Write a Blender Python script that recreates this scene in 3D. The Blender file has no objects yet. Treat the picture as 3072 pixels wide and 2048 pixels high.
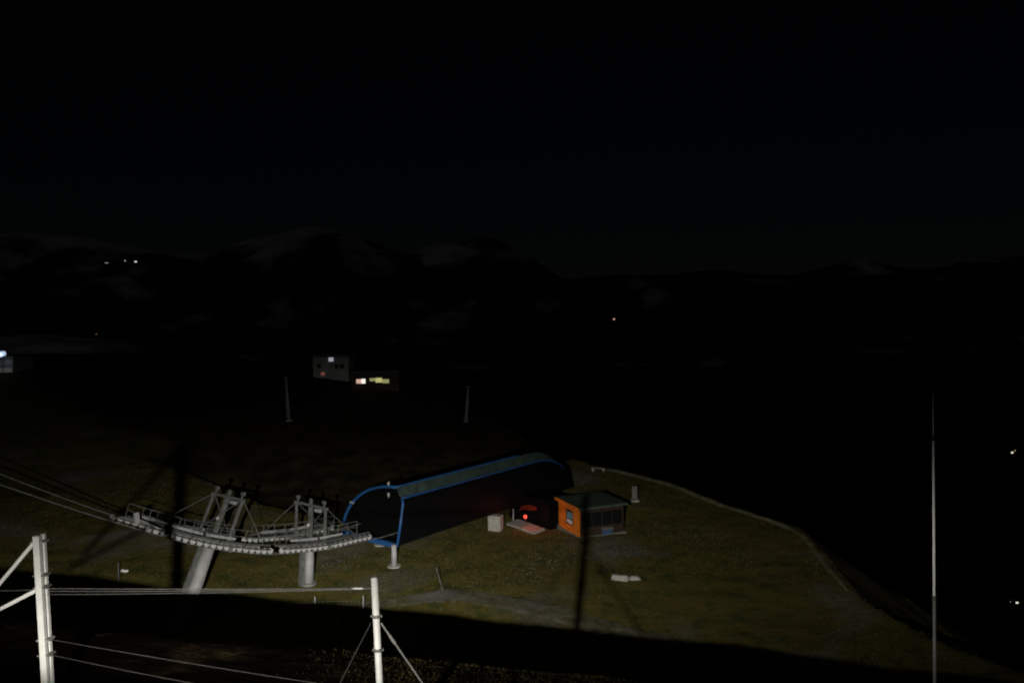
import bpy, bmesh, math, random
import numpy as np
from mathutils import Vector, Matrix
R = math.radians
random.seed(7); rng = np.random.default_rng(11)
SC = bpy.context.scene
COL = SC.collection

# ------------------------------------------------------------------ camera
CAM = Vector((0, 0, 25.0)); F = 2500.0; PITCH = 3.07; ROLL = 0.6
cam = bpy.data.cameras.new('camera'); camo = bpy.data.objects.new('camera', cam); COL.objects.link(camo)
cam.sensor_width = 36.0; cam.lens = 36.0 * F / 3072.0
cam.clip_start = 0.1; cam.clip_end = 60000
CR = (Matrix.Rotation(R(90 - PITCH), 4, 'X') @ Matrix.Rotation(R(-ROLL), 4, 'Z'))
camo.matrix_world = Matrix.Translation(CAM) @ CR
SC.camera = camo

# ------------------------------------------------------------------ night sky and moonlight
MOON_EL, MOON_AZ = 38.0, 200.0            # moon behind the camera
w = bpy.data.worlds.new('World'); SC.world = w; w.use_nodes = True
nt = w.node_tree
sky = nt.nodes.new('ShaderNodeTexSky'); sky.sky_type = 'NISHITA'; sky.sun_disc = False
sky.sun_elevation = R(MOON_EL); sky.sun_rotation = R(MOON_AZ)
sky.altitude = 2000
nt.links.new(sky.outputs[0], nt.nodes['Background'].inputs[0])
nt.nodes['Background'].inputs[1].default_value = 0.00016
sun = bpy.data.lights.new('moon', 'SUN'); sun.energy = 0.011; sun.angle = R(0.5); sun.color = (1.0, 0.97, 0.9)
suno = bpy.data.objects.new('moon', sun); COL.objects.link(suno)
md = Vector((math.sin(R(MOON_AZ)) * math.cos(R(MOON_EL)), math.cos(R(MOON_AZ)) * math.cos(R(MOON_EL)), math.sin(R(MOON_EL))))
suno.rotation_euler = md.to_track_quat('Z', 'Y').to_euler()
SC.view_settings.view_transform = 'Standard'; SC.view_settings.look = 'None'
SC.view_settings.exposure = 0; SC.view_settings.gamma = 1
SC.render.engine = 'CYCLES'
SC.cycles.use_denoising = True
SC.cycles.max_bounces = 4
SC.cycles.pixel_filter_type = 'BLACKMAN_HARRIS'; SC.cycles.filter_width = 2.0
LAMP = Vector((-3.0, 2.0, 23.3)); LAMP_AIM = Vector((-14, 68, 0.5)); LAMP_W = 2900.0

# ------------------------------------------------------------------ pixel rays (distance always from a surface)
def ray(px, py):
    d = CR.to_3x3() @ Vector(((px - 1536) / F, -(py - 1024) / F, -1.0))
    return d
def on_z(px, py, z=0.0):
    d = ray(px, py); return CAM + d * ((z - CAM.z) / d.z)
def on_y(px, py, y):
    d = ray(px, py); return CAM + d * (y / d.y)
def on_plane(px, py, p, n):
    d = ray(px, py); return CAM + d * ((p - CAM).dot(n) / d.dot(n))

# ------------------------------------------------------------------ helpers
def tag(o, label=None, cat=None, group=None, kind=None):
    if label: o['label'] = label
    if cat: o['category'] = cat
    if group: o['group'] = group
    if kind: o['kind'] = kind
    return o
def empty(name, loc, label=None, cat=None, group=None, rz=0):
    o = bpy.data.objects.new(name, None); COL.objects.link(o); o.location = loc; o.rotation_euler = (0, 0, rz)
    o.empty_display_size = 0.3
    return tag(o, label, cat, group)
class MB:
    def __init__(s): s.v = []; s.f = []
    def add(s, vs, fs):
        b = len(s.v); s.v += [tuple(x) for x in vs]; s.f += [tuple(b + i for i in q) for q in fs]; return s
    def tube(s, a, b, r0, r1=None, n=10, cap=True):
        a = Vector(a); b = Vector(b); r1 = r0 if r1 is None else r1
        d = (b - a).normalized(); u = d.orthogonal().normalized(); v = d.cross(u)
        vs = [];
        for p, r in ((a, r0), (b, r1)):
            for k in range(n):
                t = 2 * math.pi * k / n; vs.append(p + (u * math.cos(t) + v * math.sin(t)) * r)
        fs = [(k, (k + 1) % n, n + (k + 1) % n, n + k) for k in range(n)]
        if cap: fs += [tuple(range(n - 1, -1, -1)), tuple(range(n, 2 * n))]
        return s.add(vs, fs)
    def poly(s, pts, r, n=8):
        pts = [Vector(p) for p in pts]; m = len(pts); vs = []; fs = []
        u = None
        for i, p in enumerate(pts):
            d = (pts[min(i + 1, m - 1)] - pts[max(i - 1, 0)]).normalized()
            if u is None: u = d.orthogonal().normalized()
            u = (u - d * u.dot(d)).normalized(); v = d.cross(u)
            for k in range(n):
                t = 2 * math.pi * k / n; vs.append(p + (u * math.cos(t) + v * math.sin(t)) * r)
        for i in range(m - 1):
            for k in range(n):
                fs.append((i * n + k, i * n + (k + 1) % n, (i + 1) * n + (k + 1) % n, (i + 1) * n + k))
        fs += [tuple(range(n - 1, -1, -1)), tuple(range((m - 1) * n, m * n))]
        return s.add(vs, fs)
    def box(s, c, h, ax=None):
        c = Vector(c); X, Y, Z = ax if ax else (Vector((1, 0, 0)), Vector((0, 1, 0)), Vector((0, 0, 1)))
        vs = [c + X * (sx * h[0]) + Y * (sy * h[1]) + Z * (sz * h[2]) for sz in (-1, 1) for sy in (-1, 1) for sx in (-1, 1)]
        return s.add(vs, [(0, 2, 3, 1), (4, 5, 7, 6), (0, 1, 5, 4), (2, 6, 7, 3), (0, 4, 6, 2), (1, 3, 7, 5)])
    def bar(s, a, b, wd, ht, up=Vector((0, 0, 1))):
        a = Vector(a); b = Vector(b); d = b - a; L = d.length; d.normalize()
        x = d.cross(up).normalized(); z = x.cross(d)
        return s.box((a + b) / 2, (wd / 2, L / 2, ht / 2), (x, d, z))
    def build(s, name, mat, parent=None, smooth=False, bevel=0):
        me = bpy.data.meshes.new(name); me.from_pydata(s.v, [], s.f)
        bm = bmesh.new(); bm.from_mesh(me); bmesh.ops.recalc_face_normals(bm, faces=bm.faces)
        if bevel: bmesh.ops.bevel(bm, geom=list(bm.edges), offset=bevel, segments=1, affect='EDGES')
        bm.to_mesh(me); bm.free()
        if smooth:
            for p in me.polygons: p.use_smooth = len(p.vertices) == 4
        me.materials.append(mat)
        o = bpy.data.objects.new(name, me); COL.objects.link(o)
        if parent is not None:
            o.parent = parent
            o.matrix_parent_inverse = parent_inv(parent)
        return o
def parent_inv(p):
    m = Matrix.LocRotScale(p.location, p.rotation_euler, None)
    if p.parent is not None:
        m = Matrix.Identity(4) if p.type == 'MESH' else m
    return m.inverted()

# ------------------------------------------------------------------ materials
def mat(name, col, rough=0.6, metal=0.0, var=0.25, scale=3.0, bump=0.0, bscale=40.0, spec=0.4):
    m = bpy.data.materials.new(name); m.use_nodes = True
    n = m.node_tree.nodes; l = m.node_tree.links; b = n['Principled BSDF']
    b.inputs['Roughness'].default_value = rough; b.inputs['Metallic'].default_value = metal
    b.inputs['Specular IOR Level'].default_value = spec
    tc = n.new('ShaderNodeTexCoord'); nz = n.new('ShaderNodeTexNoise'); nz.inputs['Scale'].default_value = scale
    nz.inputs['Detail'].default_value = 6
    l.new(tc.outputs['Object'], nz.inputs['Vector'])
    rp = n.new('ShaderNodeValToRGB'); e = rp.color_ramp.elements
    e[0].position = 0.3; e[1].position = 0.7
    e[0].color = (*[c * (1 - var) for c in col], 1); e[1].color = (*[min(1, c * (1 + var * .7)) for c in col], 1)
    l.new(nz.outputs['Fac'], rp.inputs['Fac']); l.new(rp.outputs['Color'], b.inputs['Base Color'])
    if bump:
        n2 = n.new('ShaderNodeTexNoise'); n2.inputs['Scale'].default_value = bscale; n2.inputs['Detail'].default_value = 4
        l.new(tc.outputs['Object'], n2.inputs['Vector'])
        bp = n.new('ShaderNodeBump'); bp.inputs['Strength'].default_value = bump; bp.inputs['Distance'].default_value = 0.05
        l.new(n2.outputs['Fac'], bp.inputs['Height']); l.new(bp.outputs['Normal'], b.inputs['Normal'])
    return m
def glow(name, col, strength):
    m = bpy.data.materials.new(name); m.use_nodes = True
    b = m.node_tree.nodes['Principled BSDF']
    b.inputs['Base Color'].default_value = (*col, 1); b.inputs['Emission Color'].default_value = (*col, 1)
    b.inputs['Emission Strength'].default_value = strength; b.inputs['Roughness'].default_value = 0.4
    return m
M = dict(
    post=mat('weathered_zinc', (.28, .28, .265), .55, .0, .12, 6.0, .15, 60),
    clamp=mat('dark_steel', (.07, .07, .065), .5, .3),
    cable=mat('steel_cable', (.055, .053, .048), .55, .2, .3, 20),
    galv=mat('galvanised_steel', (.30, .30, .305), .6, .0, .22, 1.2, .1, 20),
    galv2=mat('aged_steel', (.12, .125, .12), .6, .0, .35, 2.5),
    grate=mat('steel_grating', (.17, .18, .165), .6, .1, .4, 6),
    rubber=mat('sheave_rim', (.46, .46, .46), .6, .0, .3, 8),
    blue=mat('blue_paint', (.018, .085, .25), .4, .0, .2, 1.0),
    glass=mat('black_glazing', (.004, .004, .005), .55, 0, .2, spec=.08),
    roof=mat('grey_roof_sheet', (.045, .068, .06), .6, 0, .45, 1.3),
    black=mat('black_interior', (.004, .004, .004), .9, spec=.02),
    conc=mat('concrete', (.34, .33, .30), .85, 0, .25, 2.0, .3, 25),
    wood=mat('orange_larch', (.72, .20, .014), .6, 0, .25, 2.5),
    darkwood=mat('dark_stained_wood', (.028, .015, .008), .7, 0, .3, 2),
    hutroof=mat('green_grey_roofing', (.05, .07, .055), .7, 0, .3, 2),
    white=mat('white_paint', (.7, .7, .68), .5, 0, .1),
    bluebox=mat('blue_plastic', (.05, .09, .2), .5, 0, .1),
    red=mat('red_glow_paint', (.16, .02, .008), .5, 0, .2),
    ply=mat('pale_render', (.42, .42, .40), .8, 0, .15, .6),
    dark=mat('dark_glass', (.008, .009, .010), .2, 0, .1, spec=.3),
    alu=mat('bright_aluminium', (.9, .9, .87), .4, 0, .05),
    pale=mat('dull_pale_board', (.15, .15, .13), .8, 0, .3, 3),
    grate2=mat('oily_steel', (.065, .068, .065), .6, 0, .4, 3),
    dim=mat('rusty_wire', (.016, .014, .012), .7),
    net=mat('green_net', (.09, .11, .06), .8),
)
def ground_mat(name, stops, scale, bump=.6, bd=.12):
    m = bpy.data.materials.new(name); m.use_nodes = True
    n = m.node_tree.nodes; l = m.node_tree.links; b = n['Principled BSDF']
    b.inputs['Roughness'].default_value = .95; b.inputs['Specular IOR Level'].default_value = .1
    tc = n.new('ShaderNodeTexCoord')
    a = n.new('ShaderNodeTexNoise'); a.inputs['Scale'].default_value = scale; a.inputs['Detail'].default_value = 9; a.inputs['Roughness'].default_value = .68
    l.new(tc.outputs['Object'], a.inputs['Vector'])
    rp = n.new('ShaderNodeValToRGB'); e = rp.color_ramp.elements
    while len(e) < len(stops): e.new(.5)
    for k, (p, c) in enumerate(stops): e[k].position = p; e[k].color = (*c, 1)
    l.new(a.outputs['Fac'], rp.inputs['Fac'])
    # coarse patches of gravel among the grass
    g = n.new('ShaderNodeTexNoise'); g.inputs['Scale'].default_value = scale * .13; g.inputs['Detail'].default_value = 5; g.inputs['Distortion'].default_value = .6
    l.new(tc.outputs['Object'], g.inputs['Vector'])
    gr = n.new('ShaderNodeMapRange'); gr.inputs['From Min'].default_value = .54; gr.inputs['From Max'].default_value = .66
    l.new(g.outputs['Fac'], gr.inputs['Value'])
    st = n.new('ShaderNodeTexNoise'); st.inputs['Scale'].default_value = scale * 9; st.inputs['Detail'].default_value = 3
    l.new(tc.outputs['Object'], st.inputs['Vector'])
    sr = n.new('ShaderNodeValToRGB'); sr.color_ramp.elements[0].position = .35; sr.color_ramp.elements[1].position = .7
    sr.color_ramp.elements[0].color = (.05, .048, .04, 1); sr.color_ramp.elements[1].color = (.24, .23, .2, 1)
    l.new(st.outputs['Fac'], sr.inputs['Fac'])
    mx = n.new('ShaderNodeMix'); mx.data_type = 'RGBA'
    l.new(gr.outputs[0], mx.inputs[0]); l.new(rp.outputs['Color'], mx.inputs[6]); l.new(sr.outputs['Color'], mx.inputs[7])
    l.new(mx.outputs[2], b.inputs['Base Color'])
    bp = n.new('ShaderNodeBump'); bp.inputs['Strength'].default_value = bump; bp.inputs['Distance'].default_value = bd
    f = n.new('ShaderNodeTexNoise'); f.inputs['Scale'].default_value = scale * 4; f.inputs['Detail'].default_value = 6
    l.new(tc.outputs['Object'], f.inputs['Vector']); l.new(f.outputs['Fac'], bp.inputs['Height']); l.new(bp.outputs['Normal'], b.inputs['Normal'])
    return m
M['ground'] = ground_mat('alpine_meadow', [(.25, (.020, .026, .008)), (.42, (.062, .070, .018)), (.52, (.120, .092, .022)), (.64, (.080, .090, .026)), (.8, (.17, .14, .06))], .55)
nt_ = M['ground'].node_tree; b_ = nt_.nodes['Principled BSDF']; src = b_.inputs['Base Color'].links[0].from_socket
an = nt_.nodes.new('ShaderNodeAttribute'); an.attribute_name = 'hill_shade'
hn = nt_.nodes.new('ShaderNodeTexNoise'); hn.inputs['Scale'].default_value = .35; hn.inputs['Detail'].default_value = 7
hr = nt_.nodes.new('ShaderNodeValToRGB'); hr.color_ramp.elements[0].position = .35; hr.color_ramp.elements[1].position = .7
hr.color_ramp.elements[0].color = (.006, .006, .003, 1); hr.color_ramp.elements[1].color = (.034, .022, .009, 1)  # near-black tint that paints the hill as if barely lit
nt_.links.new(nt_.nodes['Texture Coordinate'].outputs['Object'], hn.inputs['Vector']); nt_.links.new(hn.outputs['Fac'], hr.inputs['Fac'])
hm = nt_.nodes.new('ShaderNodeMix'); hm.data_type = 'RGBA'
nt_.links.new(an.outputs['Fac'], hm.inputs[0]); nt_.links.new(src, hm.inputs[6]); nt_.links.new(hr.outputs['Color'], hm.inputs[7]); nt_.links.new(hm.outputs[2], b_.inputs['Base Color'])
M['earth'] = ground_mat('shade_dark_soil', [(.3, (.0012, .0009, .0008)), (.55, (.003, .0022, .0016)), (.66, (.010, .007, .0035)), (.8, (.035, .026, .012))], .9)  # soil made near-black, the knoll's darkness is put into the colour
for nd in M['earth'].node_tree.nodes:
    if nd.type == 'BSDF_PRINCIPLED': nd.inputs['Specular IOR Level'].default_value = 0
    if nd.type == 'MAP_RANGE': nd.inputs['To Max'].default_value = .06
M['berm'] = ground_mat('grassy_gravel_bank', [(.25, (.05, .055, .025)), (.5, (.12, .115, .06)), (.75, (.24, .22, .15))], 1.2)
def mountain_mat():
    m = bpy.data.materials.new('rock_and_snow'); m.use_nodes = True
    n = m.node_tree.nodes; l = m.node_tree.links; b = n['Principled BSDF']; b.inputs['Roughness'].default_value = .95
    b.inputs['Specular IOR Level'].default_value = .05
    tc = n.new('ShaderNodeTexCoord'); a = n.new('ShaderNodeTexNoise'); a.inputs['Scale'].default_value = .0022; a.inputs['Detail'].default_value = 8
    l.new(tc.outputs['Object'], a.inputs['Vector'])
    sp = n.new('ShaderNodeSeparateXYZ'); l.new(tc.outputs['Object'], sp.inputs[0])
    mr = n.new('ShaderNodeMapRange'); mr.inputs['From Min'].default_value = 150; mr.inputs['From Max'].default_value = 750
    l.new(sp.outputs['Z'], mr.inputs['Value'])
    ad = n.new('ShaderNodeMath'); ad.operation = 'MULTIPLY_ADD'; ad.inputs[1].default_value = .35
    l.new(mr.outputs[0], ad.inputs[0]); l.new(a.outputs['Fac'], ad.inputs[2])
    rp = n.new('ShaderNodeValToRGB'); e = rp.color_ramp.elements
    e[0].position = .6; e[0].color = (.05, .06, .05, 1); e[1].position = .74; e[1].color = (.75, .77, .8, 1)
    l.new(ad.outputs[0], rp.inputs['Fac']); l.new(rp.outputs['Color'], b.inputs['Base Color'])
    return m
M['mountain'] = mountain_mat()
M['gravel'] = ground_mat('worn_gravel', [(.3, (.05, .05, .022)), (.5, (.10, .092, .055)), (.7, (.17, .16, .12))], 1.5)
M['valley'] = mat('dark_valley_forest', (.018, .024, .016), .95, 0, .5, .004, spec=.05)

# ------------------------------------------------------------------ terrain
def vnoise(x, y, s, seed):
    g = np.random.default_rng(seed).random((64, 64))
    u = x / s; v = y / s; iu = np.floor(u).astype(int); iv = np.floor(v).astype(int)
    fu = u - iu; fv = v - iv; fu = fu * fu * (3 - 2 * fu); fv = fv * fv * (3 - 2 * fv)
    q = lambda i, j: g[i % 64, j % 64]
    return (q(iu, iv) * (1 - fu) + q(iu + 1, iv) * fu) * (1 - fv) + (q(iu, iv + 1) * (1 - fu) + q(iu + 1, iv + 1) * fu) * fv - .5
RIM = [(p.x, p.y) for p in [on_z(*q) for q in ((1770, 1398), (1900, 1430), (2050, 1480), (2220, 1540), (2380, 1592), (2440, 1650), (2500, 1725), (2560, 1800))]]
EDGE = [(-330, 236), (-120, 226), (-60, 222), (-22, 218), (-9, 200), (-2, 165), (4, 140)] + [(x + .8, y + .5) for x, y in RIM] + [(31, 58), (37, 48), (44, 34), (48, 0), (48, -60), (-330, -60)]
def edge_dist(x, y):
    d = np.full(x.shape, 1e9); ins = np.zeros(x.shape, bool); n = len(EDGE)
    for i in range(n):
        ax, ay = EDGE[i]; bx, by = EDGE[(i + 1) % n]
        ex, ey = bx - ax, by - ay
        t = np.clip(((x - ax) * ex + (y - ay) * ey) / (ex * ex + ey * ey), 0, 1)
        d = np.minimum(d, np.hypot(x - ax - t * ex, y - ay - t * ey))
        c = (ay > y) != (by > y)
        with np.errstate(divide='ignore', invalid='ignore'):
            ins ^= c & (x < ex * (y - ay) / (ey if ey else 1e-9) + ax)
    return np.where(ins, 0, d)
def sm(t): t = np.clip(t, 0, 1); return t * t * (3 - 2 * t)
def plateau_back(x): return np.interp(x, [-150, -75, -49, -31, -17, -6, 4, 12, 16], [205, 142, 119, 99, 90, 101, 116, 131, 160])
def height(x, y, fine=True):
    x = np.asarray(x, float); y = np.asarray(y, float)
    hb = np.interp(x, [-320, -140, -75, -45, -25, -5, 20], [12.5, 11.4, 9.4, 5.3, 1.8, 0.2, 0])
    z = sm((y - 112) / 108) * hb
    # hollow dropping away behind the towers and the station
    ye = plateau_back(x)
    z = z - 5.5 * sm((y - ye) / 18) * (1 - sm((y - 122) / 36))
    # knoll the camera building stands on, its crest line runs obliquely
    crest = 17.70 - np.where(x < 0, .110, .135) * np.clip(x, -22, 14)
    near = crest + .15 * np.minimum(16 - y, 6) - .02 * np.clip(10 - y, 0, 40)
    kn = np.where(y < 16, near, crest - .72 * (y - 16))
    kn = kn * (1 - sm((x - 16) / 22)) - sm((x - 16) / 22) * 3 * 0
    z = np.logaddexp(z * 1.2, kn * 1.2) / 1.2 if False else np.maximum(z, kn)
    z = z + .9 * vnoise(x, y, 23, 1) * sm((y - 45) / 30) + .35 * vnoise(x, y, 7, 2) * sm((y - 40) / 20)
    if fine:
        z = z + .16 * vnoise(x, y, 2.1, 3) + .09 * vnoise(x, y, .9, 4)
    d = edge_dist(x, y)
    return z - np.where(d > 0, .62 * d + .3 * np.sqrt(d), 0) + np.where(d > 12, 3 * vnoise(x, y, 40, 5), 0)
def hz(x, y): return float(height(np.array([x]), np.array([y]))[0])
def sheet(name, xs, ys, zf, m, kind='structure', smooth=True):
    X, Y = np.meshgrid(xs, ys); Z = zf(X, Y); nx, ny = len(xs), len(ys)
    v = np.stack([X.ravel(), Y.ravel(), Z.ravel()], 1)
    i = np.arange((ny - 1) * nx).reshape(ny - 1, nx)[:, :-1].ravel()
    f = np.stack([i, i + 1, i + nx + 1, i + nx], 1)
    me = bpy.data.meshes.new(name); me.vertices.add(len(v)); me.vertices.foreach_set('co', v.ravel())
    me.loops.add(f.size); me.loops.foreach_set('vertex_index', f.ravel().astype(np.int32))
    me.polygons.add(len(f)); me.polygons.foreach_set('loop_start', (np.arange(len(f)) * 4).astype(np.int32))
    me.polygons.foreach_set('use_smooth', np.full(len(f), smooth))
    me.update(calc_edges=True); me.materials.append(m)
    o = bpy.data.objects.new(name, me); COL.objects.link(o); o['kind'] = kind
    return o
xs = np.unique(np.concatenate([np.arange(-330, -60, 3.), np.arange(-60, 45, .55), np.arange(45, 180, 3.)]))
ys = np.unique(np.concatenate([np.arange(-40, 6, 3.), np.arange(6, 20, .3), np.arange(20, 45, 1.5), np.arange(45, 130, .55), np.arange(130, 232, 1.5), np.arange(232, 420, 6.)]))
k30 = int(np.searchsorted(ys, 30.0))
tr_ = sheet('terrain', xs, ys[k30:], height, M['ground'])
_X, _Y = np.meshgrid(xs, ys[k30:])
hill_shade = sm((_Y - plateau_back(_X) - 2 + 14 * vnoise(_X, _Y, 9, 61)) / 16) * (_X < 17)      # weak light past the plateau edge, put in as a darker ground colour
at_ = tr_.data.attributes.new('hill_shade', 'FLOAT', 'POINT'); at_.data.foreach_set('value', hill_shade.ravel().astype(np.float32))
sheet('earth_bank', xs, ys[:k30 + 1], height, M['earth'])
sheet('valley_floor', np.linspace(-30000, 30000, 61), np.linspace(-6000, 45000, 52), lambda X, Y: X * 0 - 420 + 40 * vnoise(X, Y, 2500, 9), M['valley'])

# far ridge with a strip of old snow, beyond the hill on the left
def far_ridge(X, Y):
    t = sm((Y - 470) / 130) * (1 - sm((Y - 640) / 200))
    side = 1 - sm((X + 300) / 70)
    return -160 + (157 + 8 * vnoise(X, Y, 60, 21) + 3 * vnoise(X, Y, 17, 22)) * t * side
rg = sheet('far_ridge', np.arange(-620, 60, 8.), np.arange(380, 860, 8.), far_ridge, mat('snowy_gravel', (.62, .62, .62), .9, 0, .55, .03, spec=.05))
# mountains across the valley
def mountains(X, Y):
    az = X / Y
    prof = np.interp(az, [-1.2, -.7, -.5, -.38, -.24, -.12, -.02, .06, .19, .34, .5, .75, 1.2],
                     [700, 620, 560, 430, 640, 430, 690, 380, 330, 150, 260, 330, 500])
    t = np.exp(-((Y - 7600) / 1500) ** 2)
    n = 260 * vnoise(X, Y, 1500, 31) + 150 * vnoise(X, Y, 620, 32) + 70 * vnoise(X, Y, 240, 33)
    return -460 + (prof + 420 + n) * t
sheet('mountain_range', np.linspace(-12000, 12000, 241), np.linspace(3400, 12000, 87), mountains, M['mountain'])

# berm along the plateau rim
def berm():
    pts = []
    for i in range(len(RIM) - 1):
        for k in range(6):
            t = k / 6; pts.append((RIM[i][0] * (1 - t) + RIM[i + 1][0] * t, RIM[i][1] * (1 - t) + RIM[i + 1][1] * t))
    pts.append(RIM[-1]); P = np.array(pts)
    for _ in range(3): P[1:-1] = (P[:-2] + 2 * P[1:-1] + P[2:]) / 4
    m = MB(); vs = []; n = len(P)
    for i in range(n):
        d = P[min(i + 1, n - 1)] - P[max(i - 1, 0)]; d /= np.hypot(*d); nrm = np.array([d[1], -d[0]])
        if nrm.dot(P[i] - np.array([0, 70])) < 0: nrm = -nrm
        e = min(1, i / 4, (n - 1 - i) / 4)
        wsc = 1 - .55 * i / n
        for off, hh in ((-.6, -.1), (-.3, .2), (0, .36), (.25, .3), (1.0, -.9)):
            q = P[i] + nrm * off * wsc + rng.normal(0, .05, 2)
            base = hz(*(P[i] - nrm * .8))
            vs.append((q[0], q[1], base + hh * e * wsc + rng.normal(0, .05) - (1 - e) * .15))
    fs = [(i * 5 + k, i * 5 + k + 1, i * 5 + k + 6, i * 5 + k + 5) for i in range(n - 1) for k in range(4)]
    m.add(vs, fs); o = m.build('berm', M['berm'], smooth=True); o['kind'] = 'structure'
berm()

def track():
    c = [on_z(*q) for q in ((1090, 1822), (1250, 1800), (1420, 1800), (1700, 1862), (2000, 1938), (2300, 1990), (2650, 2030))]
    P = []
    for i in range(len(c) - 1):
        m_ = max(2, int((c[i + 1] - c[i]).length / .5))
        P += [c[i].lerp(c[i + 1], k / m_) for k in range(m_)]
    P.append(c[-1]); P = np.array([(p.x, p.y) for p in P])
    for _ in range(40): P[1:-1] = (P[:-2] + 2 * P[1:-1] + P[2:]) / 4
    vs = []; n = len(P); K = 9
    for i in range(n):
        d = P[min(i + 1, n - 1)] - P[max(i - 1, 0)]; d /= np.hypot(*d); nr = np.array([-d[1], d[0]])
        wl = 1.1 + .5 * float(vnoise(np.array([i * .5]), np.array([3.]), 3, 51)[0]); wr = 1.9 + 1.2 * float(vnoise(np.array([i * .5]), np.array([9.]), 2.2, 52)[0])
        for k in range(K):
            q = P[i] + nr * (-wl + (wl + wr) * k / (K - 1)); vs.append((q[0], q[1], hz(*q) + (.05 if 0 < k < K - 1 else -.06)))
    m = MB(); m.add(vs, [(i * K + k, i * K + k + 1, i * K + k + K + 1, i * K + k + K) for i in range(n - 1) for k in range(K - 1)])
    o = m.build('gravel_track', M['gravel'], smooth=True); o['kind'] = 'structure'
track()

# grass as real blades: the lit meadow and the crest in front
def grass(name, n, xr, yr, hh, wd, m, label):
    x = rng.uniform(*xr, n); y = rng.uniform(*yr, n); k = (edge_dist(x, y) == 0) & (y < plateau_back(x) + 4) & (vnoise(x, y, 5, 41) + rng.normal(0, .15, n) > -.12)
    x = x[k]; y = y[k]; n = len(x); z = height(x, y) - .02
    vs = np.zeros((n, 2, 3, 3))
    for b in range(2):
        a = rng.uniform(0, 6.28, n); h = hh * rng.uniform(.5, 1.4, n); dx = np.cos(a) * wd; dy = np.sin(a) * wd
        lx = rng.normal(0, .35, n) * h; ly = rng.normal(0, .35, n) * h
        vs[:, b, 0] = np.stack([x - dx, y - dy, z], 1); vs[:, b, 1] = np.stack([x + dx, y + dy, z], 1); vs[:, b, 2] = np.stack([x + lx, y + ly, z + h], 1)
    v = vs.reshape(-1, 3); nf = n * 2
    me = bpy.data.meshes.new(name); me.vertices.add(len(v)); me.vertices.foreach_set('co', v.ravel())
    me.loops.add(nf * 3); me.loops.foreach_set('vertex_index', np.arange(nf * 3, dtype=np.int32))
    me.polygons.add(nf); me.polygons.foreach_set('loop_start', (np.arange(nf) * 3).astype(np.int32)); me.update(calc_edges=True)
    me.materials.append(m); o = bpy.data.objects.new(name, me); COL.objects.link(o); tag(o, label, 'grass', None, 'stuff')
gm = ground_mat('autumn_grass', [(.28, (.03, .042, .01)), (.45, (.07, .075, .02)), (.58, (.12, .09, .025)), (.75, (.09, .09, .04))], .8, 0)
gm2 = ground_mat('dimmed_withered_grass', [(.28, (.008, .007, .003)), (.45, (.018, .014, .005)), (.58, (.03, .02, .007)), (.75, (.022, .018, .01))], .8, 0)  # browner than the meadow grass, and darkened to keep the crest dim
grass('meadow_grass', 60000, (-60, 34), (52, 122), .11, .036, gm, 'short olive and brown autumn grass around the lift station')
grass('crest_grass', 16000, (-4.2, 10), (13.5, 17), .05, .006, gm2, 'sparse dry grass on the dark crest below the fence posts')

# ------------------------------------------------------------------ chairlift station
AZ = R(38.0)
A = Vector((math.sin(AZ), math.cos(AZ), 0)); W = Vector((-math.cos(AZ), math.sin(AZ), 0)); Z = Vector((0, 0, 1))
N0 = on_z(1187, 1702); N0.z = 0
def S(u, wv, z): return N0 + A * u + W * wv + Z * z
st = empty('lift_station', S(14, 3.9, 0), 'long chairlift station with blue framed canopy and black glazed side', 'lift station')
NPLANE = W.copy()
def near(px, py, wv=0.0):
    p = on_plane(px, py, N0 + W * wv, NPLANE); return (p - N0).dot(A), p.z
uB, zB = near(1192, 1637); uE, zE = near(1212, 1497)
z0 = zB; zEav = zE; WD = 7.8
uR, zRidge = near(1190, 1461, 1.25)
SECT = [(0, z0), (.0, z0 + .5 * (zEav - z0)), (.05, zEav - .35), (.28, zEav), (.55, zEav + .12), (1.25, zRidge)]
for k in range(1, 13):
    t = math.pi / 2 * k / 12
    SECT.append((1.25 + (WD - 1.25) * math.sin(t) ** 1.0, z0 + (zRidge - z0) * math.cos(t) ** .8))
SETB = (uE - uB) / (zE - zB)
U_END = near(1716, 1470)[0]; U_S = near(1610, 1396)[0]
def prof(u):
    if u <= U_S: return 1.0
    return max(.02, math.sqrt(max(0, 1 - ((u - U_S) / (U_END - U_S)) ** 2.2)))
def sec(u, k, off=0):
    wv, z = SECT[k]; s = prof(u); zz = z0 + (z - z0) * s
    if u <= 0: u = uB + SETB * (z - z0)
    return S(u, wv, zz + off)
US = [0] + [2 + i * (U_END - 2.02) / 26 for i in range(27)]
def skin(name, k0, k1, i0, i1, m, lift=0, par=st):
    mb = MB(); vs = []; kk = list(range(k0, k1 + 1)); ii = list(range(i0, i1 + 1))
    for i in ii:
        for k in kk: vs.append(sec(US[i], k, lift))
    # thickness: inner copy
    nv = len(vs); cen = S(12, 4, z0 + 1)
    vs += [v + (Vector((cen.x, cen.y, cen.z)) - v).normalized() * .08 for v in vs]
    c = len(kk); fs = []
    for a in range(len(ii) - 1):
        for b in range(c - 1):
            q = (a * c + b, a * c + b + 1, (a + 1) * c + b + 1, (a + 1) * c + b)
            fs.append(q); fs.append(tuple(nv + x for x in reversed(q)))
    mb.add(vs, fs); return mb.build(name, m, par)
n = len(US) - 1
for a, b in ((0, 5), (5, 10), (10, 15), (15, 20), (20, n)):
    skin('side_panel', 0, 3, a, b, M['glass'])
for a, b in [(i, min(i + 3, n)) for i in range(0, n, 3)]:
    skin('roof_panel', 3, 5, a, b, M['roof'])
skin('rear_canopy', 5, len(SECT) - 1, 0, n, M['black'])
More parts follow.
